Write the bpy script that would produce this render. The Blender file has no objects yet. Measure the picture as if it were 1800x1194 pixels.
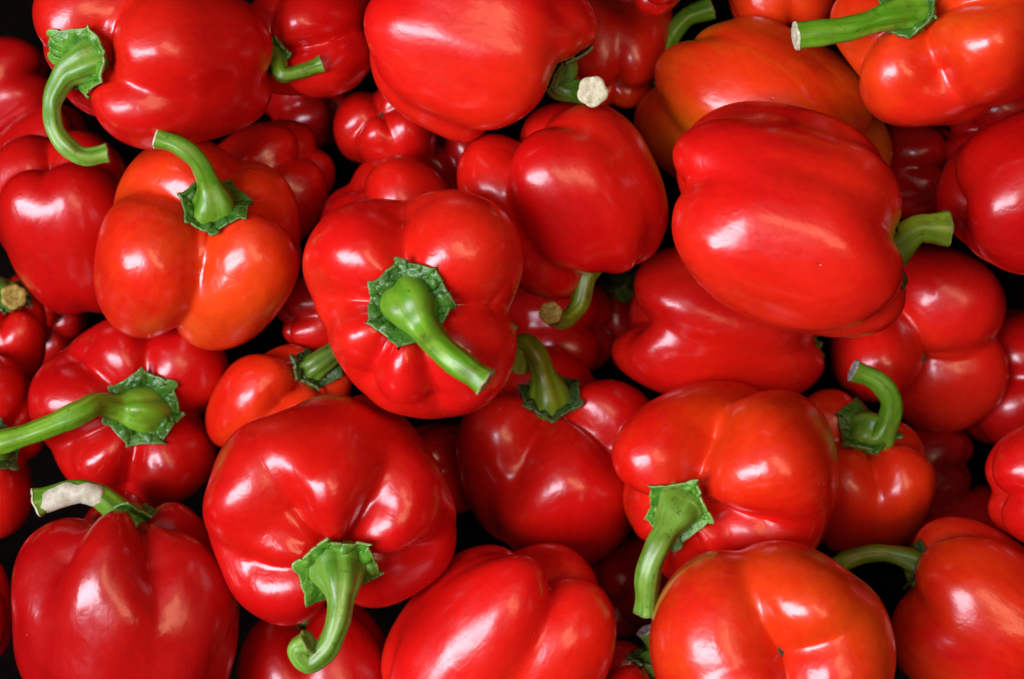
import bpy, math, random
import numpy as np
from mathutils import Matrix, Vector

scene = bpy.context.scene
C = scene.collection

# ------------------------------------------------------------------ camera
cam_d = bpy.data.cameras.new('camera'); cam = bpy.data.objects.new('camera', cam_d); C.objects.link(cam)
cam.location = (0, 0, 0.75); cam.rotation_euler = (0, 0, 0)
cam_d.sensor_width = 36; cam_d.lens = 67.5; cam_d.clip_start = 0.02; cam_d.clip_end = 50
cam_d.dof.use_dof = True; cam_d.dof.focus_distance = 0.725; cam_d.dof.aperture_fstop = 9
scene.camera = cam

# ------------------------------------------------------------------ light
w = bpy.data.worlds.new('World'); scene.world = w; w.use_nodes = True
bg = w.node_tree.nodes['Background']; bg.inputs[0].default_value = (0.95, 0.97, 1.0, 1); bg.inputs[1].default_value = 0.012

def area(name, loc, target, sx, sy, power, col):
    d = bpy.data.lights.new(name, 'AREA'); d.shape = 'RECTANGLE'; d.size = sx; d.size_y = sy
    d.energy = power; d.color = col
    o = bpy.data.objects.new(name, d); C.objects.link(o); o.location = loc
    o.rotation_euler = (Vector(target) - Vector(loc)).to_track_quat('-Z', 'Y').to_euler()
    return o
area('window_light', (-1.50, -0.36, 2.05), (0, 0, 0), 0.85, 2.1, 106, (0.88, 0.86, 1.0))
area('warm_lamp', (0.32, 0.34, 2.70), (0, 0, 0), 0.85, 0.62, 9.0, (1.0, 0.58, 0.32))
area('warm_lamp', (0.95, -0.26, 2.50), (0, 0, 0), 0.48, 0.95, 8.0, (1.0, 0.58, 0.32))
area('overhead_fill', (-0.1, 0.3, 2.2), (0, 0, 0), 2.6, 2.2, 5.0, (1.0, 0.95, 0.93))  # added soft overhead fill for diffuse light, not an actual fixture
scene.view_settings.view_transform = 'Standard'; scene.view_settings.look = 'None'
scene.view_settings.exposure = 0.12; scene.view_settings.gamma = 1.0
scene.view_settings.use_curve_mapping = False

# ------------------------------------------------------------------ materials
def new_mat(name):
    m = bpy.data.materials.new(name); m.use_nodes = True
    nt = m.node_tree; b = nt.nodes['Principled BSDF']
    return m, nt, b
def N(nt, t, **kw):
    n = nt.nodes.new(t)
    for k, v in kw.items():
        if k == 'i':
            for a, c in v.items(): n.inputs[a].default_value = c
        else: setattr(n, k, v)
    return n
def mixc(nt, fac, a, b):
    n = N(nt, 'ShaderNodeMix', data_type='RGBA'); n.clamp_factor = True
    for sock, v in ((n.inputs[0], fac), (n.inputs[6], a), (n.inputs[7], b)):
        if isinstance(v, (tuple, float, int)): sock.default_value = v
        else: nt.links.new(v, sock)
    return n.outputs[2]
def ramp(nt, src, lo, hi):
    n = N(nt, 'ShaderNodeMapRange', i={1: lo, 2: hi}); nt.links.new(src, n.inputs[0]); return n.outputs[0]

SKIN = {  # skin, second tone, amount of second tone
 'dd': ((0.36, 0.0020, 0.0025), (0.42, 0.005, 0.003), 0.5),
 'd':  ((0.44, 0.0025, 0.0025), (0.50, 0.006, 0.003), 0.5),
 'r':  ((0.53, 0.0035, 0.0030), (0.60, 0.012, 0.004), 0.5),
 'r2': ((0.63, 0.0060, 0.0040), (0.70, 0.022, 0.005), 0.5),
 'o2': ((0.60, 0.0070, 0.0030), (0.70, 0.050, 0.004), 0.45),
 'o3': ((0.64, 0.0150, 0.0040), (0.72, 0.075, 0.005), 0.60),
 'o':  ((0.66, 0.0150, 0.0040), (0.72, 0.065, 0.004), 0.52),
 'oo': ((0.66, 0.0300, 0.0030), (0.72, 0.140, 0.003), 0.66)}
def skin_mat(kind, seed):
    a, c, amt = SKIN[kind]
    m, nt, b = new_mat('pepper_skin'); L = nt.links.new
    tc = N(nt, 'ShaderNodeTexCoord'); mp = N(nt, 'ShaderNodeMapping', i={1: (seed * 3.1, seed * 1.7, seed * 0.9), 3: (1, 1, 0.7)})
    L(tc.outputs['Object'], mp.inputs[0]); v = mp.outputs[0]
    big = N(nt, 'ShaderNodeTexNoise', i={'Scale': 17.0, 'Detail': 1.5, 'Roughness': 0.4}); L(v, big.inputs['Vector'])
    ms = N(nt, 'ShaderNodeMapping', i={3: (1, 1, 0.16)}); L(v, ms.inputs[0])
    stk = N(nt, 'ShaderNodeTexNoise', i={'Scale': 130.0, 'Detail': 3.0, 'Roughness': 0.6}); L(ms.outputs[0], stk.inputs['Vector'])
    mot = N(nt, 'ShaderNodeTexNoise', i={'Scale': 95.0, 'Detail': 3.0, 'Roughness': 0.6}); L(v, mot.inputs['Vector'])
    s1 = N(nt, 'ShaderNodeMath', operation='MULTIPLY_ADD', i={1: 0.32}); L(stk.outputs[0], s1.inputs[0]); L(big.outputs[0], s1.inputs[2])
    s2 = N(nt, 'ShaderNodeMath', operation='MULTIPLY_ADD', i={1: 0.22}); L(mot.outputs[0], s2.inputs[0]); L(s1.outputs[0], s2.inputs[2])
    f1 = ramp(nt, s2.outputs[0], 0.88 - amt * 0.45, 1.26 - amt * 0.45)
    base = mixc(nt, f1, a + (1,), c + (1,))
    fine = N(nt, 'ShaderNodeTexNoise', i={'Scale': 330.0, 'Detail': 3.0}); L(v, fine.inputs['Vector'])
    f2 = ramp(nt, fine.outputs[0], 0.35, 0.75)
    hs = N(nt, 'ShaderNodeHueSaturation'); L(base, hs.inputs['Color'])
    vv = N(nt, 'ShaderNodeMapRange', i={1: 0.3, 2: 0.75, 3: 0.93, 4: 1.05}); L(fine.outputs[0], vv.inputs[0]); L(vv.outputs[0], hs.inputs['Value'])
    # rare pale pin-prick specks
    vo = N(nt, 'ShaderNodeTexVoronoi', i={'Scale': 70.0}); L(v, vo.inputs['Vector'])
    sp = ramp(nt, vo.outputs['Distance'], 0.045, 0.025)
    sel = N(nt, 'ShaderNodeMath', operation='GREATER_THAN', i={1: 0.86}); sx = N(nt, 'ShaderNodeSeparateColor'); L(vo.outputs['Color'], sx.inputs[0]); L(sx.outputs[0], sel.inputs[0])
    mu = N(nt, 'ShaderNodeMath', operation='MULTIPLY'); L(sp, mu.inputs[0]); L(sel.outputs[0], mu.inputs[1])
    mu2 = N(nt, 'ShaderNodeMath', operation='MULTIPLY', i={1: 0.55}); L(mu.outputs[0], mu2.inputs[0])
    col = mixc(nt, mu2.outputs[0], hs.outputs[0], (0.30, 0.03, 0.015, 1))
    L(col, b.inputs['Base Color'])
    ro = N(nt, 'ShaderNodeTexNoise', i={'Scale': 55.0, 'Detail': 4.0, 'Roughness': 0.6}); L(v, ro.inputs['Vector'])
    rr = N(nt, 'ShaderNodeMapRange', i={1: 0.3, 2: 0.72, 3: 0.19, 4: 0.35}); L(ro.outputs[0], rr.inputs[0]); L(rr.outputs[0], b.inputs['Roughness'])
    b.inputs['Specular IOR Level'].default_value = 0.55
    b.inputs['Coat Weight'].default_value = 0.15; b.inputs['Coat Roughness'].default_value = 0.10
    # gentle waviness, then pores
    wv = N(nt, 'ShaderNodeTexNoise', i={'Scale': 62.0, 'Detail': 2.0, 'Roughness': 0.5}); L(v, wv.inputs['Vector'])
    b1 = N(nt, 'ShaderNodeBump', i={'Strength': 0.35, 'Distance': 0.0016}); L(wv.outputs[0], b1.inputs['Height'])
    md = N(nt, 'ShaderNodeTexNoise', i={'Scale': 190.0, 'Detail': 2.0, 'Roughness': 0.55, 'Distortion': 0.6}); L(v, md.inputs['Vector'])
    bm = N(nt, 'ShaderNodeBump', i={'Strength': 0.38, 'Distance': 0.0005}); L(md.outputs[0], bm.inputs['Height']); L(b1.outputs[0], bm.inputs['Normal'])
    bs = N(nt, 'ShaderNodeBump', i={'Strength': 0.16, 'Distance': 0.0005}); L(stk.outputs[0], bs.inputs['Height']); L(bm.outputs[0], bs.inputs['Normal']); bm = bs
    b2 = N(nt, 'ShaderNodeBump', i={'Strength': 0.10, 'Distance': 0.0003}); L(fine.outputs[0], b2.inputs['Height']); L(bm.outputs[0], b2.inputs['Normal'])
    b3 = N(nt, 'ShaderNodeBump', i={'Strength': 0.5, 'Distance': 0.0004}, invert=True); L(mu.outputs[0], b3.inputs['Height']); L(b2.outputs[0], b3.inputs['Normal'])
    L(b3.outputs[0], b.inputs['Normal']); L(b1.outputs[0], b.inputs['Coat Normal'])
    return m

STEM = {'bright': ((0.065, 0.225, 0.004), (0.19, 0.40, 0.022)), 'mid': ((0.048, 0.18, 0.004), (0.15, 0.32, 0.018)),
        'pale': ((0.070, 0.215, 0.008), (0.22, 0.40, 0.055)), 'olive': ((0.075, 0.155, 0.004), (0.18, 0.28, 0.014)),
        'dark': ((0.035, 0.12, 0.006), (0.11, 0.22, 0.016))}
def stem_mat(kind):
    lo, hi = STEM[kind]
    m, nt, b = new_mat('stem_' + kind); L = nt.links.new
    uv = N(nt, 'ShaderNodeUVMap'); mp = N(nt, 'ShaderNodeMapping', i={3: (9.0, 0.9, 1)}); L(uv.outputs[0], mp.inputs[0])
    oi = N(nt, 'ShaderNodeObjectInfo'); ad = N(nt, 'ShaderNodeVectorMath', operation='ADD'); L(mp.outputs[0], ad.inputs[0])
    sc = N(nt, 'ShaderNodeMath', operation='MULTIPLY', i={1: 40.0}); L(oi.outputs['Random'], sc.inputs[0]); L(sc.outputs[0], ad.inputs[1])
    n1 = N(nt, 'ShaderNodeTexNoise', i={'Scale': 1.0, 'Detail': 4.0, 'Roughness': 0.6}); L(ad.outputs[0], n1.inputs['Vector'])
    tc = N(nt, 'ShaderNodeTexCoord')
    n2 = N(nt, 'ShaderNodeTexNoise', i={'Scale': 420.0, 'Detail': 4.0}); L(tc.outputs['Object'], n2.inputs['Vector'])
    n3 = N(nt, 'ShaderNodeTexNoise', i={'Scale': 90.0, 'Detail': 2.0}); L(tc.outputs['Object'], n3.inputs['Vector'])
    base = mixc(nt, ramp(nt, n1.outputs[0], 0.36, 0.66), lo + (1,), hi + (1,))
    base = mixc(nt, ramp(nt, n3.outputs[0], 0.50, 0.70), base, tuple(x * 0.7 + y * 0.22 for x, y in zip(lo, (0.2, 0.12, 0.02))) + (1,))
    dk = N(nt, 'ShaderNodeMath', operation='MULTIPLY', i={1: 0.6}); L(ramp(nt, n2.outputs[0], 0.60, 0.72), dk.inputs[0])
    base = mixc(nt, dk.outputs[0], base, tuple(x * 0.4 for x in lo) + (1,))
    L(base, b.inputs['Base Color']); b.inputs['Roughness'].default_value = 0.36; b.inputs['Specular IOR Level'].default_value = 0.5
    b1 = N(nt, 'ShaderNodeBump', i={'Strength': 0.5, 'Distance': 0.0006}); L(n1.outputs[0], b1.inputs['Height'])
    b2 = N(nt, 'ShaderNodeBump', i={'Strength': 0.25, 'Distance': 0.0003}); L(n2.outputs[0], b2.inputs['Height']); L(b1.outputs[0], b2.inputs['Normal'])
    L(b2.outputs[0], b.inputs['Normal'])
    return m
STEM_M = {k: stem_mat(k) for k in STEM}
def calyx_mat(kind, lo, hi, edge):
    m, nt, b = new_mat('calyx_' + kind); L = nt.links.new
    tc = N(nt, 'ShaderNodeTexCoord'); uv = N(nt, 'ShaderNodeUVMap'); sx = N(nt, 'ShaderNodeSeparateXYZ'); L(uv.outputs[0], sx.inputs[0])
    n1 = N(nt, 'ShaderNodeTexNoise', i={'Scale': 160.0, 'Detail': 4.0, 'Roughness': 0.65}); L(tc.outputs['Object'], n1.inputs['Vector'])
    base = mixc(nt, ramp(nt, n1.outputs[0], 0.38, 0.68), lo + (1,), hi + (1,))
    em = N(nt, 'ShaderNodeMath', operation='MULTIPLY', i={1: 0.7}); L(ramp(nt, sx.outputs[1], 0.93, 0.99), em.inputs[0])
    base = mixc(nt, em.outputs[0], base, edge + (1,))
    L(base, b.inputs['Base Color']); b.inputs['Roughness'].default_value = 0.33
    b1 = N(nt, 'ShaderNodeBump', i={'Strength': 0.8, 'Distance': 0.0014}); L(n1.outputs[0], b1.inputs['Height']); L(b1.outputs[0], b.inputs['Normal'])
    return m
CAL_M = {'bright': calyx_mat('green', (0.018, 0.085, 0.006), (0.06, 0.19, 0.018), (0.12, 0.22, 0.05)),
         'pale': calyx_mat('pale', (0.035, 0.16, 0.008), (0.14, 0.36, 0.03), (0.26, 0.36, 0.10)),
         'dark': calyx_mat('dark', (0.018, 0.05, 0.010), (0.04, 0.10, 0.018), (0.10, 0.14, 0.04))}
CAL_M['mid'] = CAL_M['bright']; CAL_M['olive'] = CAL_M['dark']
def plain_mat(name, lo, hi, rough, scale=500.0, bump=0.5):
    m, nt, b = new_mat(name); L = nt.links.new
    tc = N(nt, 'ShaderNodeTexCoord'); n1 = N(nt, 'ShaderNodeTexNoise', i={'Scale': scale, 'Detail': 4.0, 'Roughness': 0.65}); L(tc.outputs['Object'], n1.inputs['Vector'])
    L(mixc(nt, ramp(nt, n1.outputs[0], 0.35, 0.68), lo + (1,), hi + (1,)), b.inputs['Base Color']); b.inputs['Roughness'].default_value = rough
    b1 = N(nt, 'ShaderNodeBump', i={'Strength': bump, 'Distance': 0.0006}); L(n1.outputs[0], b1.inputs['Height']); L(b1.outputs[0], b.inputs['Normal'])
    return m
END_M = {'white': plain_mat('cut_white', (0.36, 0.36, 0.20), (0.68, 0.66, 0.46), 0.7), 'pale': plain_mat('cut_pale', (0.22, 0.26, 0.08), (0.46, 0.46, 0.22), 0.7),
         'yellow': plain_mat('cut_yellow', (0.16, 0.11, 0.015), (0.40, 0.33, 0.06), 0.7), 'brown': plain_mat('cut_brown', (0.07, 0.06, 0.02), (0.30, 0.24, 0.12), 0.8),
         'grey': plain_mat('cut_grey', (0.07, 0.07, 0.055), (0.36, 0.35, 0.30), 0.8), 'mid': plain_mat('cut_green', (0.10, 0.16, 0.02), (0.24, 0.32, 0.06), 0.6)}
SCAR_M = plain_mat('blossom_scar', (0.02, 0.012, 0.004), (0.16, 0.09, 0.02), 0.8, 900)
PEEL_M = plain_mat('peeled_flesh', (0.34, 0.33, 0.22), (0.60, 0.60, 0.46), 0.6, 260, 0.3)
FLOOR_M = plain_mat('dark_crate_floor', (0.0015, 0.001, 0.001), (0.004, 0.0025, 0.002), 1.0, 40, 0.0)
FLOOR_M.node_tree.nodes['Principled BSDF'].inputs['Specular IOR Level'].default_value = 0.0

# ------------------------------------------------------------------ the setting
def mesh_obj(name, verts, faces, mat, parent=None, uv=None, smooth=True):
    me = bpy.data.meshes.new(name); me.from_pydata([tuple(map(float, v)) for v in verts], [], faces)
    if uv is not None:
        lay = me.uv_layers.new(name='UVMap'); flat = np.empty(len(me.loops) * 2, np.float32)
        li = np.empty(len(me.loops), np.int32); me.loops.foreach_get('vertex_index', li)
        flat[0::2] = np.asarray(uv)[li, 0]; flat[1::2] = np.asarray(uv)[li, 1]; lay.data.foreach_set('uv', flat)
    if smooth: me.polygons.foreach_set('use_smooth', [True] * len(me.polygons))
    me.materials.append(mat); me.update()
    o = bpy.data.objects.new(name, me); C.objects.link(o); o.parent = parent
    return o
FZ = -188.7 / 1000
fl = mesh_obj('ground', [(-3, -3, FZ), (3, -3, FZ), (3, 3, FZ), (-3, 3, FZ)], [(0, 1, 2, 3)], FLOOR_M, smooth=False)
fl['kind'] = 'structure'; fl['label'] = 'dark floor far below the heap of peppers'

# ------------------------------------------------------------------ one bell pepper
def radial(d, Lb, q, w, pz, m):
    acc = np.zeros(len(d))
    for (ph, R, h, g) in Lb:
        ph = math.radians(ph); b = R / (1 + q); a = q * b; bt = w * b
        dr = d[:, 0] * math.cos(ph) + d[:, 1] * math.sin(ph); dt = -d[:, 0] * math.sin(ph) + d[:, 1] * math.cos(ph)
        hz = np.abs(d[:, 2]) / np.where(d[:, 2] > 0, h, g)
        t = np.full(len(d), 1.6 * max(R, h, g))
        for _ in range(9):
            zt = hz * t
            F = ((t * dr - a) / b) ** 2 + (t * dt / bt) ** 2 + zt ** pz - 1
            G = 2 * (t * dr - a) / b * dr / b + 2 * t * (dt / bt) ** 2 + pz * zt ** (pz - 1) * hz
            t = np.maximum(t - F / np.maximum(G, 1e-9), 1e-3)
        acc += t ** m
    return acc ** (1 / m)
CD = (0.30, 0.025, 0.16)
def crease(d, phis, c0):
    # folds between the lobes: deep on the shoulder, faint on the flank, middling at the lower end
    o = np.sort(np.asarray(phis) % (2 * np.pi)); n = len(o)
    az = np.arctan2(d[:, 1], d[:, 0]); ct = d[:, 2]
    wgt = CD[1] + (CD[0] - CD[1]) * np.clip((ct - c0) / .6, 0, 1) ** 1.5 + (CD[2] - CD[1]) * np.clip((-ct - .25) / .6, 0, 1) ** 1.3
    out = np.ones(len(d))
    for i in range(n):
        g = o[i] + ((o[(i + 1) % n] - o[i]) % (2 * np.pi)) / 2
        da = np.abs((az - g + np.pi) % (2 * np.pi) - np.pi)
        k = .95 + .2 * np.sin(7.3 * i + o[0] * 5)
        out -= wgt * k * np.exp(-np.sqrt((da / (.17 + .13 * np.abs(ct))) ** 2 + .06)) * np.clip((1.0 - np.abs(ct)) / .03, 0, 1) ** .5
    return out
def surf(d, Sh):
    tp, q, w, pz, m, cs, c0, Lb, rip = Sh
    r = radial(d, Lb, q, w, pz, m) * (1 - cs * (1 - crease(d, [math.radians(l[0]) for l in Lb], c0)))
    for (k, ph, am) in rip: r = r * (1 + am * np.sin(d @ k + ph))
    p = d * r[:, None]
    H = np.mean([(l[2] + l[3]) / 2 for l in Lb]); f = 1 + tp * p[:, 2] / H
    p[:, 0] *= f; p[:, 1] *= f
    return p
NU, NV = 128, 84
th = np.arange(1, NV) / NV * np.pi; ph_ = np.arange(NU) / NU * 2 * np.pi
T, PH = np.meshgrid(th, ph_, indexing='ij')
DIRS = np.concatenate([np.stack([np.sin(T) * np.cos(PH), np.sin(T) * np.sin(PH), np.cos(T)], -1).reshape(-1, 3), [[1e-5, 0, 1]], [[1e-5, 0, -1]]])
BFACES = []
for i in range(NV - 2):
    for j in range(NU):
        k = (j + 1) % NU; BFACES.append((i * NU + j, (i + 1) * NU + j, (i + 1) * NU + k, i * NU + k))
nb = (NV - 1) * NU
for j in range(NU):
    k = (j + 1) % NU; BFACES.append((nb, j, k)); BFACES.append((nb + 1, (NV - 2) * NU + k, (NV - 2) * NU + j))

def spline(P, n):
    P = [np.array(p, float) for p in P]; Q = [2 * P[0] - P[1]] + P + [2 * P[-1] - P[-2]]; out = []
    for i in range(1, len(Q) - 2):
        for s in np.linspace(0, 1, n, endpoint=False):
            a, b, c, d = Q[i - 1:i + 3]
            out.append(0.5 * ((2 * b) + (c - a) * s + (2 * a - 5 * b + 4 * c - d) * s * s + (3 * b - a - 3 * c + d) * s ** 3))
    out.append(P[-1]); return np.array(out)
def frames(c):
    tan = np.gradient(c, axis=0); tan /= np.linalg.norm(tan, axis=1)[:, None]
    u = np.cross(tan[0], [0.3, 0.9, 0.1]); u /= np.linalg.norm(u); U = []
    for t in tan:
        u = u - t * (u @ t); u /= np.linalg.norm(u); U.append(u)
    U = np.array(U); return tan, U, np.cross(tan, U)
def smooth_noise(x, rng, n=4, f0=2):
    y = np.zeros_like(x)
    for i in range(n): y += rng.uniform(0.4, 1) / (i + 1) * np.sin((f0 + i) * x + rng.uniform(0, 6.28))
    return y / 1.6

def bell_pepper(idx, row):
    loc, al, be, tp, q, w_, pz, m, cs, c0, Lb, stem, col, label = row
    rng = np.random.default_rng(100 + idx)
    e = bpy.data.objects.new('bell_pepper', None); C.objects.link(e)
    a, b = math.radians(al), math.radians(be)
    Z = Vector((math.cos(b) * math.cos(a), math.cos(b) * math.sin(a), math.sin(b)))
    X = Vector((-math.sin(b) * math.cos(a), -math.sin(b) * math.sin(a), math.cos(b))); Y = Z.cross(X)
    e.matrix_world = Matrix.Translation(Vector(loc) / 1000) @ Matrix((X, Y, Z)).transposed().to_4x4()
    e.empty_display_size = 0.02
    e['label'] = label; e['category'] = 'bell pepper'; e['group'] = 'bell peppers in the heap'
    rip = [(rng.normal(size=3) * rng.uniform(2.0, 5.5), rng.uniform(0, 6.28), 0.0075) for _ in range(4)] + [(rng.normal(size=3) * np.array([9, 9, 2.5]), rng.uniform(0, 6.28), 0.0022) for _ in range(3)]
    Sh = (tp, q, w_, pz, m, cs, c0, Lb, rip); Sh0 = (tp, q, w_, pz, m, 0.25 * cs, c0, Lb, rip)
    bv = surf(DIRS, Sh)
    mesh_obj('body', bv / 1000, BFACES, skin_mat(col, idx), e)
    pts, rs, rc, tint, end = stem
    pole = bv[nb]
    # calyx: a ruffled collar lying in the hollow round the stem
    nr, na = 20, 160
    A = np.arange(na) / na * 2 * np.pi; nl = int(rng.integers(5, 8)); ph0 = rng.uniform(0, 6.28)
    seg = 2 * np.pi / nl
    saw = np.abs(((A / seg + ph0) % 1) * 2 - 1)
    poly = math.cos(seg / 2) / np.cos(((A + ph0 * seg) % seg) - seg / 2)
    rim = rc * (0.93 * poly ** 1.2 + 0.07 * (1 - np.clip((1 - saw) * 4, 0, 1)) + 0.06 * smooth_noise(A, rng, 4, 1) + 0.012 * smooth_noise(A, rng, 6, 15))
    cv, cuv = [], []; rngc = np.random.default_rng(idx)
    ruf = smooth_noise(A, rng, 6, 8); ruf2 = smooth_noise(A + 0.25 * smooth_noise(A, rng, 3, 2), rng, 6, 8); ruf3 = smooth_noise(A, rng, 7, 19)
    sg = np.arange(nr) / (nr - 1); RHO = 0.12 * rc + (rim[None, :] - 0.12 * rc) * sg[:, None]
    AW = A[None, :] + 0.10 * sg[:, None] * ruf3[None, :]; RA = RHO.copy()
    for _ in range(4):          # the skin right under each ring of the collar
        d = np.stack([RA * np.cos(AW), RA * np.sin(AW), np.full((nr, na), max(pole[2], 1.0))], -1).reshape(-1, 3); d /= np.linalg.norm(d, axis=1)[:, None]
        PP = surf(d, Sh0); RA = RA * np.clip(RHO / np.maximum(np.hypot(PP[:, 0], PP[:, 1]), 1e-3).reshape(nr, na), 0.6, 1.6)
    PP = PP.reshape(nr, na, 3); ZS = surf(d, Sh)[:, 2].reshape(nr, na)
    for i in range(nr):
        s = sg[i]; p = PP[i].copy(); zs = ZS[i]
        # pleats stand up half way out, the rim lies on the skin
        bell = math.exp(-((s - 0.72) / 0.17) ** 2)
        lift = rc * (0.04 + bell * (0.05 + 0.08 * ruf2 + 0.06 * smooth_noise(A + 0.7 * i, rngc, 6, 13)) + 0.02 * s ** 4 * (1 + ruf) + 0.03 * (1 - s) ** 2)
        p[:, 2] = np.maximum(0.4 * p[:, 2] + 0.6 * p[:, 2].mean() + lift, np.maximum(zs, p[:, 2] - 0.04 * rc) + 0.3 + 0.3 * np.maximum(lift, 0))
        cv.append(p); cuv.append(np.stack([A / 6.283, np.full(na, s)], 1))
    cf = []
    for i in range(nr - 1):
        for j in range(na):
            k = (j + 1) % na; cf.append((i * na + j, (i + 1) * na + j, (i + 1) * na + k, i * na + k))
    co = mesh_obj('calyx', np.concatenate(cv) / 1000, cf, CAL_M[tint], e, np.concatenate(cuv))
    so = co.modifiers.new('thickness', 'SOLIDIFY'); so.thickness = 0.0011; so.offset = 1
    # stem: ribbed tube that flares into the calyx
    upv = np.array(e.matrix_world.to_3x3().transposed() @ Vector((0, 0, 1)))
    lev = np.array([0, 0, max(cv[3][:, 2].mean(), cv[0][:, 2].mean())]); foot = lev - np.array([0, 0, 0.22 * rc])
    rise = max(0.0, (lev[2] - pole[2]) * math.sin(b)); pts = [np.array(p) + upv * rise for p in pts]
    to1 = np.array(pts[0]) - lev; to1 = to1 / np.linalg.norm(to1); hub = lev + (np.array([0, 0, 0.55]) + 0.6 * to1) * 0.22 * rc
    cpts = [foot, lev - np.array([0, 0, 0.06 * rc]), hub] + [np.array(p) for p in pts]
    cl = spline(cpts, 9); tan, U, V = frames(cl)
    ds = np.concatenate([[0], np.cumsum(np.linalg.norm(np.diff(cl, axis=0), axis=1))]); tot = ds[-1]
    ns = 36; B = np.arange(ns) / ns * 2 * np.pi; nrib = int(rng.integers(4, 7)); rph = rng.uniform(0, 6.28)
    ribs = 0.12 * np.abs(np.sin(nrib * B / 2 + rph)) + 0.03 * smooth_noise(B, rng, 4, 3)
    hubr = max(0.61 * rc, rs * 1.25)
    sv, suv = [], []
    for i in range(len(cl)):
        r = rs * 0.92 * (1 + (hubr / rs - 1) * math.exp(-(max(ds[i] - 0.28 * rc, 0) / (0.62 * rc)) ** 1.5) + 0.14 * math.exp(-((tot - ds[i]) / (0.55 * rs)) ** 2))
        r *= 0.62 + 0.38 * min(1.0, ds[i] / (0.2 * rc))
        r *= 1 + 0.06 * math.sin(ds[i] / rs * 0.9 + rph) + 0.03 * math.sin(ds[i] / rs * 2.3 + 2 * rph)
        flute = 1 + 1.3 * math.exp(-(ds[i] / (1.1 * rc)) ** 2)
        rr = r * (0.92 + ribs * flute + 0.02 * smooth_noise(B + ds[i] * 0.05, rng, 3, 2) * 0.5)
        tw = B + ds[i] / tot * 0.5
        sv.append(cl[i] + rr[:, None] * (np.cos(tw)[:, None] * U[i] + np.sin(tw)[:, None] * V[i]))
        suv.append(np.stack([B / 6.283, np.full(ns, ds[i] / (6 * rs))], 1))
    sf = []
    for i in range(len(cl) - 1):
        for j in range(ns):
            k = (j + 1) % ns; sf.append((i * ns + j, i * ns + k, (i + 1) * ns + k, (i + 1) * ns + j))
    st = mesh_obj('stem', np.concatenate(sv) / 1000, sf, STEM_M[tint], e, np.concatenate(suv))
    # the cut face of the stem
    ring = sv[-1]; cen = cl[-1]; t = tan[-1]; ev = []
    jag = 0.05 * rs * smooth_noise(B, rng, 6, 5)
    for s, up in ((1.03, -0.10), (1.02, 0.02), (0.86, 0.10), (0.55, 0.03), (0.25, -0.04)):
        ev.append(cen + (ring - cen) * s + t * (up * rs + jag[:, None] * s))
    ev = np.concatenate(ev + [[cen - t * 0.06 * rs]]); ef = []
    for i in range(4):
        for j in range(ns):
            k = (j + 1) % ns; ef.append((i * ns + j, i * ns + k, (i + 1) * ns + k, (i + 1) * ns + j))
    for j in range(ns): ef.append((4 * ns + j, 4 * ns + (j + 1) % ns, 5 * ns))
    mesh_obj('cut_end', ev / 1000, ef, END_M[end], st)
    if 'scraped to white' in label:
        for (f0, f1, a0, wid) in ((0.42, 1.0, -0.15, 1.25),):
            idxs = [i for i in range(len(cl)) if f0 * tot <= ds[i] <= f1 * tot]
            pv = []; K = 15
            for n_, i in enumerate(idxs):
                s = n_ / (len(idxs) - 1); half = wid * (1 - abs(2 * s - 1) ** 4) ** 0.5 * (1 + 0.22 * math.sin(9 * s + 1.0) + 0.10 * math.sin(23 * s)) + 0.12
                for k in range(K):
                    an = math.atan2(upv @ V[i], upv @ U[i]) + a0 - 0.7 * s + half * (2 * k / (K - 1) - 1)
                    r = rs * 0.92 * (1.15 - 0.10 * abs(2 * k / (K - 1) - 1) ** 4) * (1 - 0.06 * abs(2 * s - 1) ** 6)
                    pv.append(cl[i] + r * (math.cos(an) * U[i] + math.sin(an) * V[i]))
            pf = [(i * K + k, i * K + k + 1, (i + 1) * K + k + 1, (i + 1) * K + k) for i in range(len(idxs) - 1) for k in range(K - 1)]
            po = mesh_obj('peeled_patch', np.array(pv) / 1000, pf, PEEL_M, st)
            po['label'] = 'pale patch where the green skin is scraped off'
    if be < -55:
        # shrivelled blossom scar in the hollow of the lower end
        bot = bv[nb + 1]; sc = []; sfc = []; n = 18
        for i, (rr, zz) in enumerate(((3.4, 1.0), (2.9, -0.7), (1.8, -1.5), (0.9, -0.6))):
            for j in range(n):
                g = j / n * 6.283; r = rr * (1 + 0.3 * math.sin(3 * g + idx) + 0.15 * math.sin(5 * g)) * (0.62 if math.cos(g) else 1)
                sc.append(bot + np.array([r * math.cos(g), 0.7 * r * math.sin(g), zz * 0.7]))
        for i in range(3):
            for j in range(n): sfc.append((i * n + j, i * n + (j + 1) % n, (i + 1) * n + (j + 1) % n, (i + 1) * n + j))
        sfc.append(tuple(3 * n + j for j in range(n)))
        mesh_obj('blossom_scar', np.array(sc) / 1000, sfc, SCAR_M, e)
    return e
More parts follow.
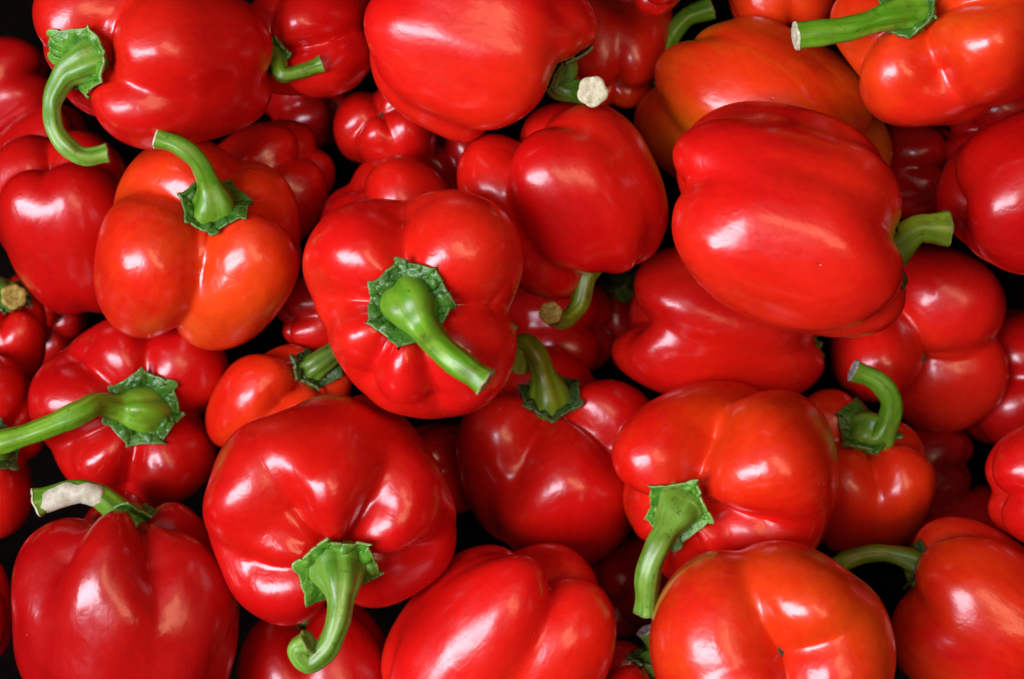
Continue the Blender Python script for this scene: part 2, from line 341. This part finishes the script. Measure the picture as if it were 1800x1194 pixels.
# position mm, stem azimuth, stem elevation, taper, lobe offset, lobe width, end power, blend, crease depth, crease start, lobes (azimuth, radius, upper, lower), stem, skin, label
PEPPERS = [
([-36.2, 10.3, 17.8], -70.54, 94.69, 0.191, 0.86, 1.15, 2.6, 18.0, 1.0, -0.02, [[23.5, 46.7, 39.8, 40.5], [-51.7, 47.5, 42.9, 40.4], [104.2, 34.0, 38.2, 40.5], [153.9, 38.6, 42.2, 40.5], [199.8, 42.8, 37.0, 40.5]], ([[-10.2, -2.5, 33.3], [-22.2, -7.1, 40.6], [-36.7, -17.0, 42.4]], 5.21, 17.79, 'bright', 'pale'), 'r2', 'bright red bell pepper at the centre facing up with big ruffled calyx and thick stem'),  # P21
([-68.7, -61.9, 13.3], -79.64, 50.75, 0.182, 0.77, 1.18, 2.6, 18.0, 1.1, 0.12, [[-6.7, 40.8, 38.4, 41.5], [53.4, 49.2, 30.4, 27.7], [113.4, 45.3, 43.7, 45.7], [-80.1, 42.6, 36.7, 55.1], [-138.3, 50.5, 27.0, 45.6]], ([[-2.5, -0.7, 44.5], [-8.1, 1.6, 53.0], [-15.5, 7.4, 59.0], [-19.6, 15.1, 61.3], [-14.4, 18.3, 58.7], [-11.2, 13.3, 58.9]], 4.37, 17.9, 'pale', 'mid'), 'r', 'large red bell pepper at lower centre left with pale stem curling at its tip'),  # P33
([105.4, 45.0, 17.8], -17.82, -3.86, 0.039, 0.84, 1.26, 2.9, 18.0, 0.5, 0.12, [[-51.9, 37.6, 38.3, 51.6], [33.6, 44.3, 44.5, 45.4], [119.5, 40.4, 55.3, 29.9], [223.5, 48.5, 38.3, 46.6]], ([[1.2, -11.6, 47.3], [1.5, -14.2, 52.5], [1.1, -16.3, 58.9]], 6.51, 11.72, 'olive', 'mid'), 'r2', 'biggest glossy red bell pepper at right lying sideways on top, stubby stem pointing right'),  # P6
([-135.5, 111.5, 0.0], 193.42, 41.32, 0.031, 0.84, 1.18, 2.6, 18.0, 0.5, 0.12, [[-7.0, 36.9, 31.1, 37.1], [-77.4, 37.2, 37.3, 42.1], [120.9, 45.8, 46.8, 46.6], [177.5, 35.7, 38.9, 44.8]], ([[-8.1, -3.7, 40.6], [-13.2, -12.8, 45.6], [-13.5, -24.5, 46.1], [-9.7, -34.2, 40.4], [-4.7, -35.2, 32.0]], 3.89, 14.89, 'pale', 'brown'), 'r', 'deep red bell pepper at top left with thick stem hooking down its left side'),  # P1
([-14.2, 117.9, 0.0], -17.12, -4.51, 0.065, 0.84, 1.5, 3.0, 18.0, 0.3, 0.12, [[15.1, 38.5, 32.2, 43.3], [-65.0, 33.9, 44.0, 39.4], [141.1, 40.1, 18.5, 39.2], [226.6, 33.7, 39.1, 40.9]], ([[-2.5, 7.7, 37.4], [0.8, 7.5, 45.2], [8.2, 7.5, 48.6], [17.6, 8.5, 48.6]], 5.11, 13.33, 'dark', 'white'), 'r2', 'large red bell pepper at the top centre whose round pale stem cut faces up'),  # P3
([174.5, 119.8, 0.0], 166.39, 41.82, 0.303, 0.84, 1.18, 2.6, 18.0, 1.0, 0.12, [[-12.5, 39.3, 31.8, 40.5], [-107.2, 38.1, 39.7, 38.3], [-171.7, 40.2, 38.6, 35.7], [116.1, 35.0, 34.6, 35.7], [46.5, 38.0, 32.5, 35.7]], ([[-4.0, -5.6, 40.0], [-10.7, -14.3, 52.2], [-22.2, -22.1, 67.1]], 5.11, 13.78, 'bright', 'white'), 'o', 'orange red bell pepper in the top right corner with straight bright green stem pointing left'),  # P9
([97.2, -114.2, 28.9], 90.7, -93.83, -0.026, 0.84, 1.35, 2.6, 18.0, 0.35, 0.12, [[34.2, 38.7, 43.5, 43.4], [-82.9, 44.8, 46.8, 38.8], [-127.3, 40.3, 43.9, 41.1], [110.2, 44.3, 43.9, 42.0]], ([[1.3, 0.0, 42.1], [6.7, 2.5, 51.3]], 4.62, 14.28, 'mid', 'mid'), 'o', 'orange red bell pepper on the bottom edge showing a small brown blossom scar'),  # P29
([-128.6, 33.0, -15.7], 52.97, 47.98, 0.127, 0.77, 1.18, 2.6, 18.0, 1.1, 0.12, [[-32.5, 38.6, 29.8, 40.9], [102.6, 41.1, 43.2, 37.7], [166.0, 47.3, 37.7, 41.1], [221.0, 44.3, 36.2, 41.1]], ([[-1.7, -6.3, 41.5], [-1.7, -14.0, 48.2], [-0.3, -22.8, 50.0], [1.7, -31.0, 48.2]], 3.97, 14.75, 'mid', 'white'), 'o3', 'orange red bell pepper at left with stem leaning up to the left from its calyx'),  # P12
([-150.8, -108.1, -5.8], 85.97, 13.77, 0.067, 0.84, 1.18, 2.6, 18.0, 1.0, 0.12, [[-81.9, 45.8, 41.5, 47.0], [-2.4, 44.6, 55.3, 44.0], [54.7, 46.7, 42.2, 49.5], [130.6, 38.3, 45.5, 47.0], [206.1, 43.0, 46.5, 47.0]], ([[1.4, -1.5, 38.6], [2.2, -5.7, 44.4], [2.8, -13.4, 49.8], [3.5, -21.6, 50.6], [4.8, -35.3, 45.2]], 4.93, 11.2, 'mid', 'white'), 'dd', 'deep red bell pepper in the bottom left corner with stem scraped to white flesh'),  # P37
([-6.0, -121.9, -14.6], 236.75, -21.82, 0.107, 0.84, 1.18, 2.6, 18.0, 0.6, 0.12, [[31.1, 41.2, 43.7, 48.3], [-72.2, 44.3, 39.5, 48.7], [98.3, 38.7, 50.7, 36.4], [199.1, 44.8, 47.2, 43.9]], ([[1.3, 0.0, 44.1], [6.8, 2.5, 53.4]], 4.65, 14.37, 'mid', 'mid'), 'r2', 'long red bell pepper on the bottom edge at the centre, no stem in sight'),  # P31
([89.5, -50.9, -31.2], 211.55, 48.27, 0.298, 0.77, 1.18, 2.6, 18.0, 1.0, 0.12, [[115.3, 38.3, 50.9, 46.9], [-21.4, 45.9, 39.4, 41.7], [-68.9, 45.0, 36.6, 42.6], [-136.1, 38.8, 53.5, 42.4], [178.1, 41.2, 38.9, 42.4]], ([[-1.4, -2.3, 48.5], [-5.4, -6.5, 57.7], [-13.2, -14.0, 62.8], [-23.6, -27.5, 64.0]], 5.09, 15.51, 'pale', 'mid'), 'o2', 'orange red bell pepper at lower right with crinkled pale green calyx and stem hanging down'),  # P28
([106.0, 96.1, -60.3], 148.22, -19.5, 0.035, 0.84, 1.18, 2.6, 18.0, 0.6, 0.12, [[-7.1, 43.2, 46.6, 46.4], [47.6, 37.6, 32.8, 45.8], [159.5, 41.2, 46.9, 55.7], [259.9, 43.1, 51.0, 46.9]], ([[5.3, -3.2, 47.6], [5.0, 7.3, 50.8], [4.7, 18.7, 50.1], [2.4, 28.2, 43.5]], 4.56, 12.72, 'mid', 'mid'), 'oo', 'orange streaked bell pepper behind the biggest glossy one, short stem rising at its left'),  # P5
([207.4, 59.7, -14.4], 17.71, -1.2, 0.044, 0.84, 1.5, 2.6, 18.0, 0.15, 0.12, [[29.2, 33.6, 27.9, 32.6], [-53.6, 30.7, 32.5, 29.8], [125.9, 29.4, 33.9, 30.3], [193.7, 32.0, 33.9, 34.7]], ([[0.9, 0.0, 31.1], [5.0, 1.9, 38.0]], 3.46, 10.68, 'mid', 'mid'), 'd', 'smooth dark red bell pepper cut off by the upper half of the right edge'),  # P7
([19.9, 54.2, -18.6], -58.38, -20.41, -0.048, 0.84, 1.32, 2.6, 18.0, 0.85, 0.12, [[-18.0, 35.2, 27.8, 37.3], [-67.0, 40.7, 39.3, 34.6], [-127.9, 36.6, 37.5, 35.2], [103.8, 34.8, 36.2, 40.4]], ([[2.2, 6.7, 31.2], [5.0, 14.6, 38.6], [8.3, 23.0, 39.7], [11.8, 26.4, 34.7], [17.5, 26.8, 30.5]], 4.1, 7.29, 'olive', 'yellow'), 'r', 'red lobed bell pepper right of centre lying stem down, curled stem with yellow cut'),  # P20
([220.8, -56.6, -14.4], 10.34, 1.62, 0.081, 0.84, 1.18, 2.6, 18.0, 0.5, 0.12, [[44.7, 29.6, 27.9, 29.5], [-45.0, 30.6, 30.3, 30.5], [142.0, 29.2, 30.5, 30.8], [213.0, 29.7, 30.5, 28.9]], ([[0.9, 0.0, 28.6], [4.8, 1.8, 35.2]], 3.27, 10.12, 'mid', 'mid'), 'r', 'red bell pepper cut off by the right edge, lower half'),  # P26
([186.5, -109.6, -14.4], 143.91, -6.46, 0.021, 0.84, 1.18, 2.6, 18.0, 0.45, 0.12, [[14.6, 37.1, 34.6, 31.4], [-64.4, 37.9, 29.5, 37.2], [128.1, 34.5, 38.1, 36.3], [212.3, 36.1, 26.9, 36.3]], ([[2.0, 1.8, 34.0], [2.5, -3.2, 45.7], [1.1, -11.3, 53.5], [-0.6, -22.6, 59.1]], 4.08, 10.87, 'olive', 'mid'), 'o2', 'red bell pepper in the bottom right corner with olive stem arching out left'),  # P30
([-97.2, -27.9, -45.1], 44.22, 32.35, 0.062, 0.84, 1.18, 2.6, 18.0, 1.0, 0.12, [[49.7, 24.8, 24.8, 24.8], [-45.2, 27.4, 24.4, 28.9], [138.2, 22.9, 34.4, 24.7], [221.6, 22.4, 24.5, 24.7]], ([[-0.8, 0.4, 29.8], [-6.9, 1.7, 37.7], [-13.6, 3.1, 43.0]], 4.48, 11.31, 'dark', 'mid'), 'o2', 'small orange red bell pepper squeezed behind the large one with the curling pale stem'),  # P35
([-153.8, -28.6, -63.1], 181.37, 97.11, 0.29, 0.89, 1.18, 2.6, 18.0, 1.0, -0.02, [[109.1, 39.4, 38.7, 40.8], [61.3, 39.5, 38.9, 40.8], [-81.5, 38.6, 38.9, 40.8], [-128.8, 43.0, 39.7, 40.8], [174.2, 45.8, 39.9, 40.8]], ([[-9.0, 1.1, 29.6], [-16.9, 3.0, 37.4], [-22.7, 0.1, 43.0], [-38.0, -6.2, 43.0], [-56.2, -11.7, 40.8], [-76.6, -17.1, 38.2]], 4.94, 17.35, 'bright', 'pale'), 'd', 'deep red bell pepper with six sided calyx and long bright stem reaching the left edge'),  # P34
([-188.0, 50.1, -61.1], -80.95, -43.09, -0.01, 0.84, 1.18, 2.6, 18.0, 0.3, 0.12, [[26.2, 30.7, 38.6, 36.1], [-34.6, 35.2, 38.7, 36.1], [136.8, 35.7, 34.3, 35.6], [222.9, 33.1, 35.8, 34.9]], ([[1.0, 0.0, 34.8], [5.4, 2.0, 42.2]], 3.7, 11.45, 'mid', 'mid'), 'd', 'deep red bell pepper at left, below the hooked stem, with a long streaky highlight'),  # P11
([150.0, -61.3, -72.6], 92.21, 37.12, 0.169, 0.84, 1.18, 2.6, 18.0, 1.0, 0.12, [[-34.8, 30.0, 28.0, 30.6], [42.9, 31.3, 29.2, 29.3], [126.3, 28.6, 22.2, 30.4], [221.7, 33.9, 37.5, 30.2]], ([[2.4, 5.5, 29.2], [-0.6, 9.0, 41.9], [-4.5, 3.7, 51.2], [-7.1, -7.3, 56.2]], 4.63, 15.11, 'mid', 'grey'), 'o', 'orange red bell pepper at lower right with thin stem curling up over a dark calyx'),  # P27
([-226.1, -43.2, -70.1], -4.92, 63.51, 0.175, 0.89, 1.18, 2.6, 18.0, 1.0, -0.02, [[22.9, 32.4, 37.4, 36.6], [83.9, 38.4, 40.6, 36.6], [204.8, 23.9, 29.0, 36.6], [276.9, 36.1, 39.5, 36.6]], ([[0.8, -4.5, 26.9], [8.1, -7.2, 27.1]], 4.13, 12.88, 'dark', 'mid'), 'r', 'red bell pepper cut off by the left edge beneath the long bright stem'),  # P38
([57.7, 151.3, -26.0], 58.83, -20.0, 0.006, 0.84, 1.18, 2.6, 18.0, 1.0, 0.12, [[45.0, 18.4, 18.4, 18.4], [-45.0, 18.4, 18.4, 18.4], [136.5, 17.8, 18.4, 18.3], [225.0, 18.4, 18.4, 18.4]], ([[0.5, 0.0, 17.5], [2.9, 1.1, 21.5]], 2.01, 6.2, 'mid', 'mid'), 'r', 'sliver of red bell pepper on the top edge beside a short upright stem'),  # P47
([-51.5, 44.5, -45.2], -59.25, -26.95, -0.048, 0.84, 1.18, 2.6, 18.0, 0.6, 0.12, [[41.9, 30.2, 25.2, 28.5], [-59.1, 31.9, 28.2, 31.0], [130.0, 27.4, 29.4, 23.2], [211.2, 27.4, 29.4, 26.5]], ([[0.9, 0.0, 27.5], [4.7, 1.8, 34.0]], 3.21, 9.93, 'mid', 'mid'), 'r', 'red bell pepper directly behind the one facing up with the big ruffled calyx'),  # P18
([45.6, 127.3, -81.3], 87.9, -28.27, 0.143, 0.84, 1.18, 2.6, 18.0, 1.0, 0.12, [[35.9, 25.9, 28.2, 26.2], [-43.3, 27.1, 26.8, 26.9], [150.0, 23.4, 26.8, 26.4], [221.4, 25.9, 26.8, 27.9]], ([[0.8, 0.0, 25.6], [4.1, 1.5, 31.2]], 2.81, 8.69, 'mid', 'mid'), 'o', 'shaded red bell pepper behind the round pale stem cut at the top edge'),  # P4
([210.1, 88.8, -63.5], 4.84, -30.78, 0.012, 0.84, 1.18, 2.6, 18.0, 0.4, 0.12, [[48.6, 24.8, 24.2, 25.3], [-46.4, 26.2, 25.2, 25.3], [134.8, 25.6, 25.3, 25.3], [228.2, 24.2, 25.3, 23.1]], ([[0.8, 0.0, 24.0], [4.0, 1.5, 29.5]], 2.77, 8.57, 'mid', 'mid'), 'd', 'shaded deep red bell pepper wedged under the orange red one in the top right corner'),  # P8
([114.6, 153.2, -71.1], 99.55, 9.98, -0.001, 0.84, 1.18, 2.6, 18.0, 1.0, 0.12, [[44.5, 24.1, 24.3, 24.3], [-45.0, 24.3, 24.3, 24.2], [135.0, 24.3, 24.3, 24.3], [225.3, 24.4, 24.3, 24.5]], ([[0.7, 0.0, 23.2], [3.9, 1.5, 28.6]], 2.67, 8.26, 'mid', 'mid'), 'o', 'orange red bell pepper on the top edge behind the straight bright green stem'),  # P10
([-209.3, 75.4, -103.9], 225.11, -9.51, 0.008, 0.84, 1.18, 2.6, 18.0, 0.4, 0.12, [[36.4, 24.9, 29.1, 29.1], [-41.7, 27.9, 26.1, 29.1], [138.1, 28.1, 29.1, 27.9], [223.2, 27.1, 28.5, 28.2]], ([[0.8, 0.0, 26.8], [4.3, 1.6, 32.7]], 2.97, 9.17, 'mid', 'mid'), 'd', 'deep red bell pepper at the left edge partly under the hooked stem'),  # P13
([-104.5, 66.2, -76.0], 217.4, -29.22, 0.059, 0.84, 1.18, 2.6, 18.0, 0.6, 0.12, [[50.0, 28.4, 22.0, 29.0], [-47.0, 30.5, 29.5, 29.4], [138.4, 27.1, 29.3, 27.4], [217.8, 24.8, 29.3, 27.4]], ([[0.8, 0.0, 27.3], [4.4, 1.7, 33.3]], 3.05, 9.41, 'mid', 'mid'), 'r', 'plain red bell pepper tucked behind the orange red one with the left leaning stem'),  # P15
([89.2, 3.2, -68.6], -7.92, -20.85, -0.029, 0.84, 1.5, 2.6, 18.0, 0.25, 0.12, [[-57.0, 34.4, 41.8, 46.9], [47.8, 28.0, 46.1, 41.8], [104.5, 29.7, 44.1, 46.1], [214.0, 33.6, 42.2, 36.7]], ([[0.9, 0.0, 38.6], [5.0, 1.9, 45.5]], 3.46, 10.68, 'mid', 'mid'), 'r', 'deep red bell pepper lying under the biggest glossy one with a tall pale streak'),  # P23
([16.2, -53.0, -79.2], 90.63, 45.13, 0.133, 0.77, 1.18, 2.6, 18.0, 1.0, 0.12, [[-69.7, 39.3, 45.8, 41.9], [19.8, 48.6, 40.1, 41.4], [87.5, 46.5, 47.6, 39.5], [185.0, 42.1, 43.8, 39.4]], ([[-5.8, -2.5, 47.5], [-10.5, -5.7, 55.6], [-14.9, -10.9, 57.3], [-10.6, -13.8, 47.5]], 4.91, 15.23, 'olive', 'yellow'), 'r', 'dark red bell pepper below the centre with upright stem bent over at the top'),  # P36
([-220.6, -111.2, -28.9], 89.93, 6.41, 0.002, 0.84, 1.18, 2.6, 18.0, 1.0, 0.12, [[41.1, 18.0, 18.0, 18.0], [-45.0, 18.0, 18.0, 18.0], [124.9, 18.1, 23.7, 22.2], [226.7, 18.0, 18.0, 18.0]], ([[0.5, 0.0, 19.9], [2.9, 1.1, 23.8]], 1.98, 6.13, 'mid', 'mid'), 'd', 'dark sliver of bell pepper at the left edge in the bottom left corner'),  # P41
([57.9, -154.0, -34.1], 95.05, 20.05, -0.0, 0.84, 1.18, 2.6, 18.0, 1.0, 0.12, [[46.4, 31.1, 30.2, 30.2], [-44.9, 30.2, 30.2, 30.2], [135.0, 30.2, 30.2, 30.2], [226.6, 31.2, 30.2, 30.2]], ([[1.4, 6.5, 23.4], [0.8, 2.8, 31.8], [1.0, -1.5, 40.7]], 3.48, 9.99, 'dark', 'grey'), 'd', 'dark red bell pepper deep at the bottom edge, its grey stem tip poking out'),  # P43
([-80.7, 123.9, -31.8], 216.94, 44.05, -0.035, 0.84, 1.18, 2.6, 18.0, 0.8, 0.12, [[22.9, 24.5, 23.3, 24.9], [-87.5, 26.3, 25.8, 16.9], [99.4, 25.5, 31.9, 26.8], [189.5, 26.1, 27.7, 26.6]], ([[2.0, -5.4, 27.9], [3.0, -9.8, 29.6], [6.7, -12.9, 24.5], [11.7, -15.3, 17.9]], 3.24, 9.5, 'mid', 'pale'), 'r', 'small red bell pepper at the top edge with short green stem stub pointing right'),  # P2
([180.0, 0.0, -116.4], 91.94, -70.07, -0.138, 0.9, 1.12, 2.6, 18.0, 1.35, 0.12, [[-84.4, 38.0, 37.1, 47.8], [33.9, 46.9, 34.8, 31.8], [134.2, 47.5, 38.1, 23.2]], ([[1.3, 0.0, 33.1], [7.1, 2.6, 42.8]], 4.85, 15.01, 'mid', 'mid'), 'r2', 'red three lobed bell pepper at right showing its blossom end under the stubby stem'),  # P24
([-52.4, 86.3, -61.3], -76.96, -62.19, -0.081, 0.84, 1.18, 2.6, 18.0, 1.0, 0.12, [[20.0, 17.7, 21.5, 21.8], [-44.4, 21.8, 22.6, 21.8], [121.5, 22.6, 21.8, 18.5], [223.6, 20.8, 22.8, 20.7]], ([[0.6, 0.0, 20.8], [3.3, 1.2, 25.4]], 2.28, 7.04, 'mid', 'mid'), 'r', 'small two lobed red bell pepper in the shade below the large top centre one'),  # P16
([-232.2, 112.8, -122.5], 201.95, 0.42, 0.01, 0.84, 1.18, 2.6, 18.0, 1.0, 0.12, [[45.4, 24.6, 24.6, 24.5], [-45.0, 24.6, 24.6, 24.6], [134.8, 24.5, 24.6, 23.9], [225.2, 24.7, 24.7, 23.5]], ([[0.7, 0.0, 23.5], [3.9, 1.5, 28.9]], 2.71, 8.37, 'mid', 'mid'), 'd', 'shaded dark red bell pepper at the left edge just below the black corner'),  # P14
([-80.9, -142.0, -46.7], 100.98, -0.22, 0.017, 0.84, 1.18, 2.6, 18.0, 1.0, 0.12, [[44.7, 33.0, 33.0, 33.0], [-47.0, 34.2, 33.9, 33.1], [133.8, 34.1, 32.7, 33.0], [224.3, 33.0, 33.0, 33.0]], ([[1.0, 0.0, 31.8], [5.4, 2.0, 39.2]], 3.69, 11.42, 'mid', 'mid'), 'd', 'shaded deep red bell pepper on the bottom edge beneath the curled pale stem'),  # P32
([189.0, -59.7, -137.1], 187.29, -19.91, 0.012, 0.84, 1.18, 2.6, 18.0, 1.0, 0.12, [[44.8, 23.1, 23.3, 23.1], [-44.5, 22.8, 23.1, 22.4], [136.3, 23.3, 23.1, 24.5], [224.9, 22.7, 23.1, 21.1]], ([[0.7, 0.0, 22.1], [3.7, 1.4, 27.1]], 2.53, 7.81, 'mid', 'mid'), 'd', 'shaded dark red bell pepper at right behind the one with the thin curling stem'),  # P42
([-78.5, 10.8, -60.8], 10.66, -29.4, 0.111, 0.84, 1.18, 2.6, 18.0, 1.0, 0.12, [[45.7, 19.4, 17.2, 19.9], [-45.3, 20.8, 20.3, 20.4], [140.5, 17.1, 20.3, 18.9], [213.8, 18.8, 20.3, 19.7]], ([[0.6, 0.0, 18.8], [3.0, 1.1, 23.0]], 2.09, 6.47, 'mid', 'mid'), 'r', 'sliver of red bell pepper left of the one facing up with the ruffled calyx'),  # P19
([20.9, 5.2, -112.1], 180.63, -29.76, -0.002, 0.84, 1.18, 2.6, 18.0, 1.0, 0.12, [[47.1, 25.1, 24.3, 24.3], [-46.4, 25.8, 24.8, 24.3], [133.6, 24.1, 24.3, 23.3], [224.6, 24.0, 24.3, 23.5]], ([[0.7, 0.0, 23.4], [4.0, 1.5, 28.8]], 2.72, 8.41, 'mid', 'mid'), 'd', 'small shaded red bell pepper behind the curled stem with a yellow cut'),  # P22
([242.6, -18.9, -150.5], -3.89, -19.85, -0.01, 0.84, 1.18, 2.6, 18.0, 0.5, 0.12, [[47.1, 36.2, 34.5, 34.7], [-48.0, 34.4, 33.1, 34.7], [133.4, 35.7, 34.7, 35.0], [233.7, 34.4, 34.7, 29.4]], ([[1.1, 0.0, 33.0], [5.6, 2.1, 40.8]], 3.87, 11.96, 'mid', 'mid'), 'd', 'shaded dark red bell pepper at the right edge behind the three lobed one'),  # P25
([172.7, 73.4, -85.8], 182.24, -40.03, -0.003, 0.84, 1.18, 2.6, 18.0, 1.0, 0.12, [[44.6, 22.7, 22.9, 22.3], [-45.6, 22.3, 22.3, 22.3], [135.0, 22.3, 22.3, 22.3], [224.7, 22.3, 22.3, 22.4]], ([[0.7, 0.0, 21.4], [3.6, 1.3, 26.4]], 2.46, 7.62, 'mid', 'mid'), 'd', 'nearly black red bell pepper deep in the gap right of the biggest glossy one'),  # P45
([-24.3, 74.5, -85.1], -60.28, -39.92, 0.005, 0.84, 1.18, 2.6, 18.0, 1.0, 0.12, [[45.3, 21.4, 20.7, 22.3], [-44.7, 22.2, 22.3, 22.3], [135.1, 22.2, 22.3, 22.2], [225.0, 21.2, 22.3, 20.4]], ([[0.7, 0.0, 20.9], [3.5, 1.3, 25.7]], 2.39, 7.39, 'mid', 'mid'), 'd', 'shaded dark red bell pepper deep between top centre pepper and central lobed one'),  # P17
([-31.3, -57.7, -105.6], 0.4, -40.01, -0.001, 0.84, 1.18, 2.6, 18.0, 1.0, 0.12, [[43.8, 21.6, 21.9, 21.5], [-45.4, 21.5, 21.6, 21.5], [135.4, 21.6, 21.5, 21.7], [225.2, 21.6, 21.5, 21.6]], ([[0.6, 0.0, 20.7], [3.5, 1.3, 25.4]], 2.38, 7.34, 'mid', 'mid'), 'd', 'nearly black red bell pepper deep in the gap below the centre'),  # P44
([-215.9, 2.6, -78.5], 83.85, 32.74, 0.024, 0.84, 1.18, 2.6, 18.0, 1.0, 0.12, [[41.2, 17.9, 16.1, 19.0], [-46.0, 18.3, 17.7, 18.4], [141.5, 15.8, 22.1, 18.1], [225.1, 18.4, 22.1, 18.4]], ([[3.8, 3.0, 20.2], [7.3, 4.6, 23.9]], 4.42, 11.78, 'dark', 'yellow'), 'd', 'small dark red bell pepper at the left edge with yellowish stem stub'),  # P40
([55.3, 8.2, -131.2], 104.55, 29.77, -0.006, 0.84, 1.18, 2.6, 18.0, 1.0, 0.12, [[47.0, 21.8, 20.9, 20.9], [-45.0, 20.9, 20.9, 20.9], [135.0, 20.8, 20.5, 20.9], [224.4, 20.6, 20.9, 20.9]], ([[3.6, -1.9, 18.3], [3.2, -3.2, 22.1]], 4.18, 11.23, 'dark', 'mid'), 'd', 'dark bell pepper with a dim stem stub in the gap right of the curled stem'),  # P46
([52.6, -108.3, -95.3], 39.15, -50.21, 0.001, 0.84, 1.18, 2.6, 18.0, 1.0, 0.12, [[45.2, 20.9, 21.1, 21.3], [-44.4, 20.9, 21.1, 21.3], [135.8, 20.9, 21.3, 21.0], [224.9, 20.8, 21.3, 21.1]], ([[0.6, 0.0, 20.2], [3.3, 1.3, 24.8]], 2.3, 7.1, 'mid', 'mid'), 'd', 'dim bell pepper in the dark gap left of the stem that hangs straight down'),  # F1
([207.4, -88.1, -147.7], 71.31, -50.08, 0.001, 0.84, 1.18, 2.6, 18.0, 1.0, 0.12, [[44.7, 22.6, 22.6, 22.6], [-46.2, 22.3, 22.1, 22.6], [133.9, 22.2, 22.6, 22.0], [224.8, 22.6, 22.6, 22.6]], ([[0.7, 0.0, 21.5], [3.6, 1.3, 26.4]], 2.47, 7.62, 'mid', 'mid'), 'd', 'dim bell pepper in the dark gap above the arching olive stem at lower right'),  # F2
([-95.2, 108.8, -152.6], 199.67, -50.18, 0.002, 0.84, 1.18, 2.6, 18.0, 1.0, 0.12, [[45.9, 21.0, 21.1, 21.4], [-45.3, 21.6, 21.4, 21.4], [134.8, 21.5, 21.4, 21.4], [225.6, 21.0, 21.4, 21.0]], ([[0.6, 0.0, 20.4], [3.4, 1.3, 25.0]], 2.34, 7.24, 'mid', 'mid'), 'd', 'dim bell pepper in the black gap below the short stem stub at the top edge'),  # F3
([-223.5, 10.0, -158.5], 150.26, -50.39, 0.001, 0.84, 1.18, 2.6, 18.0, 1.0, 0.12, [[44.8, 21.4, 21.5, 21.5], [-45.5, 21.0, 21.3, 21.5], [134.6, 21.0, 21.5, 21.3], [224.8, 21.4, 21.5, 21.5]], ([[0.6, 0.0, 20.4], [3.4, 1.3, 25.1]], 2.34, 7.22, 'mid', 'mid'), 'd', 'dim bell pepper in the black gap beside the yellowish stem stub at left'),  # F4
]
for i, row in enumerate(PEPPERS):
    bell_pepper(i, row)
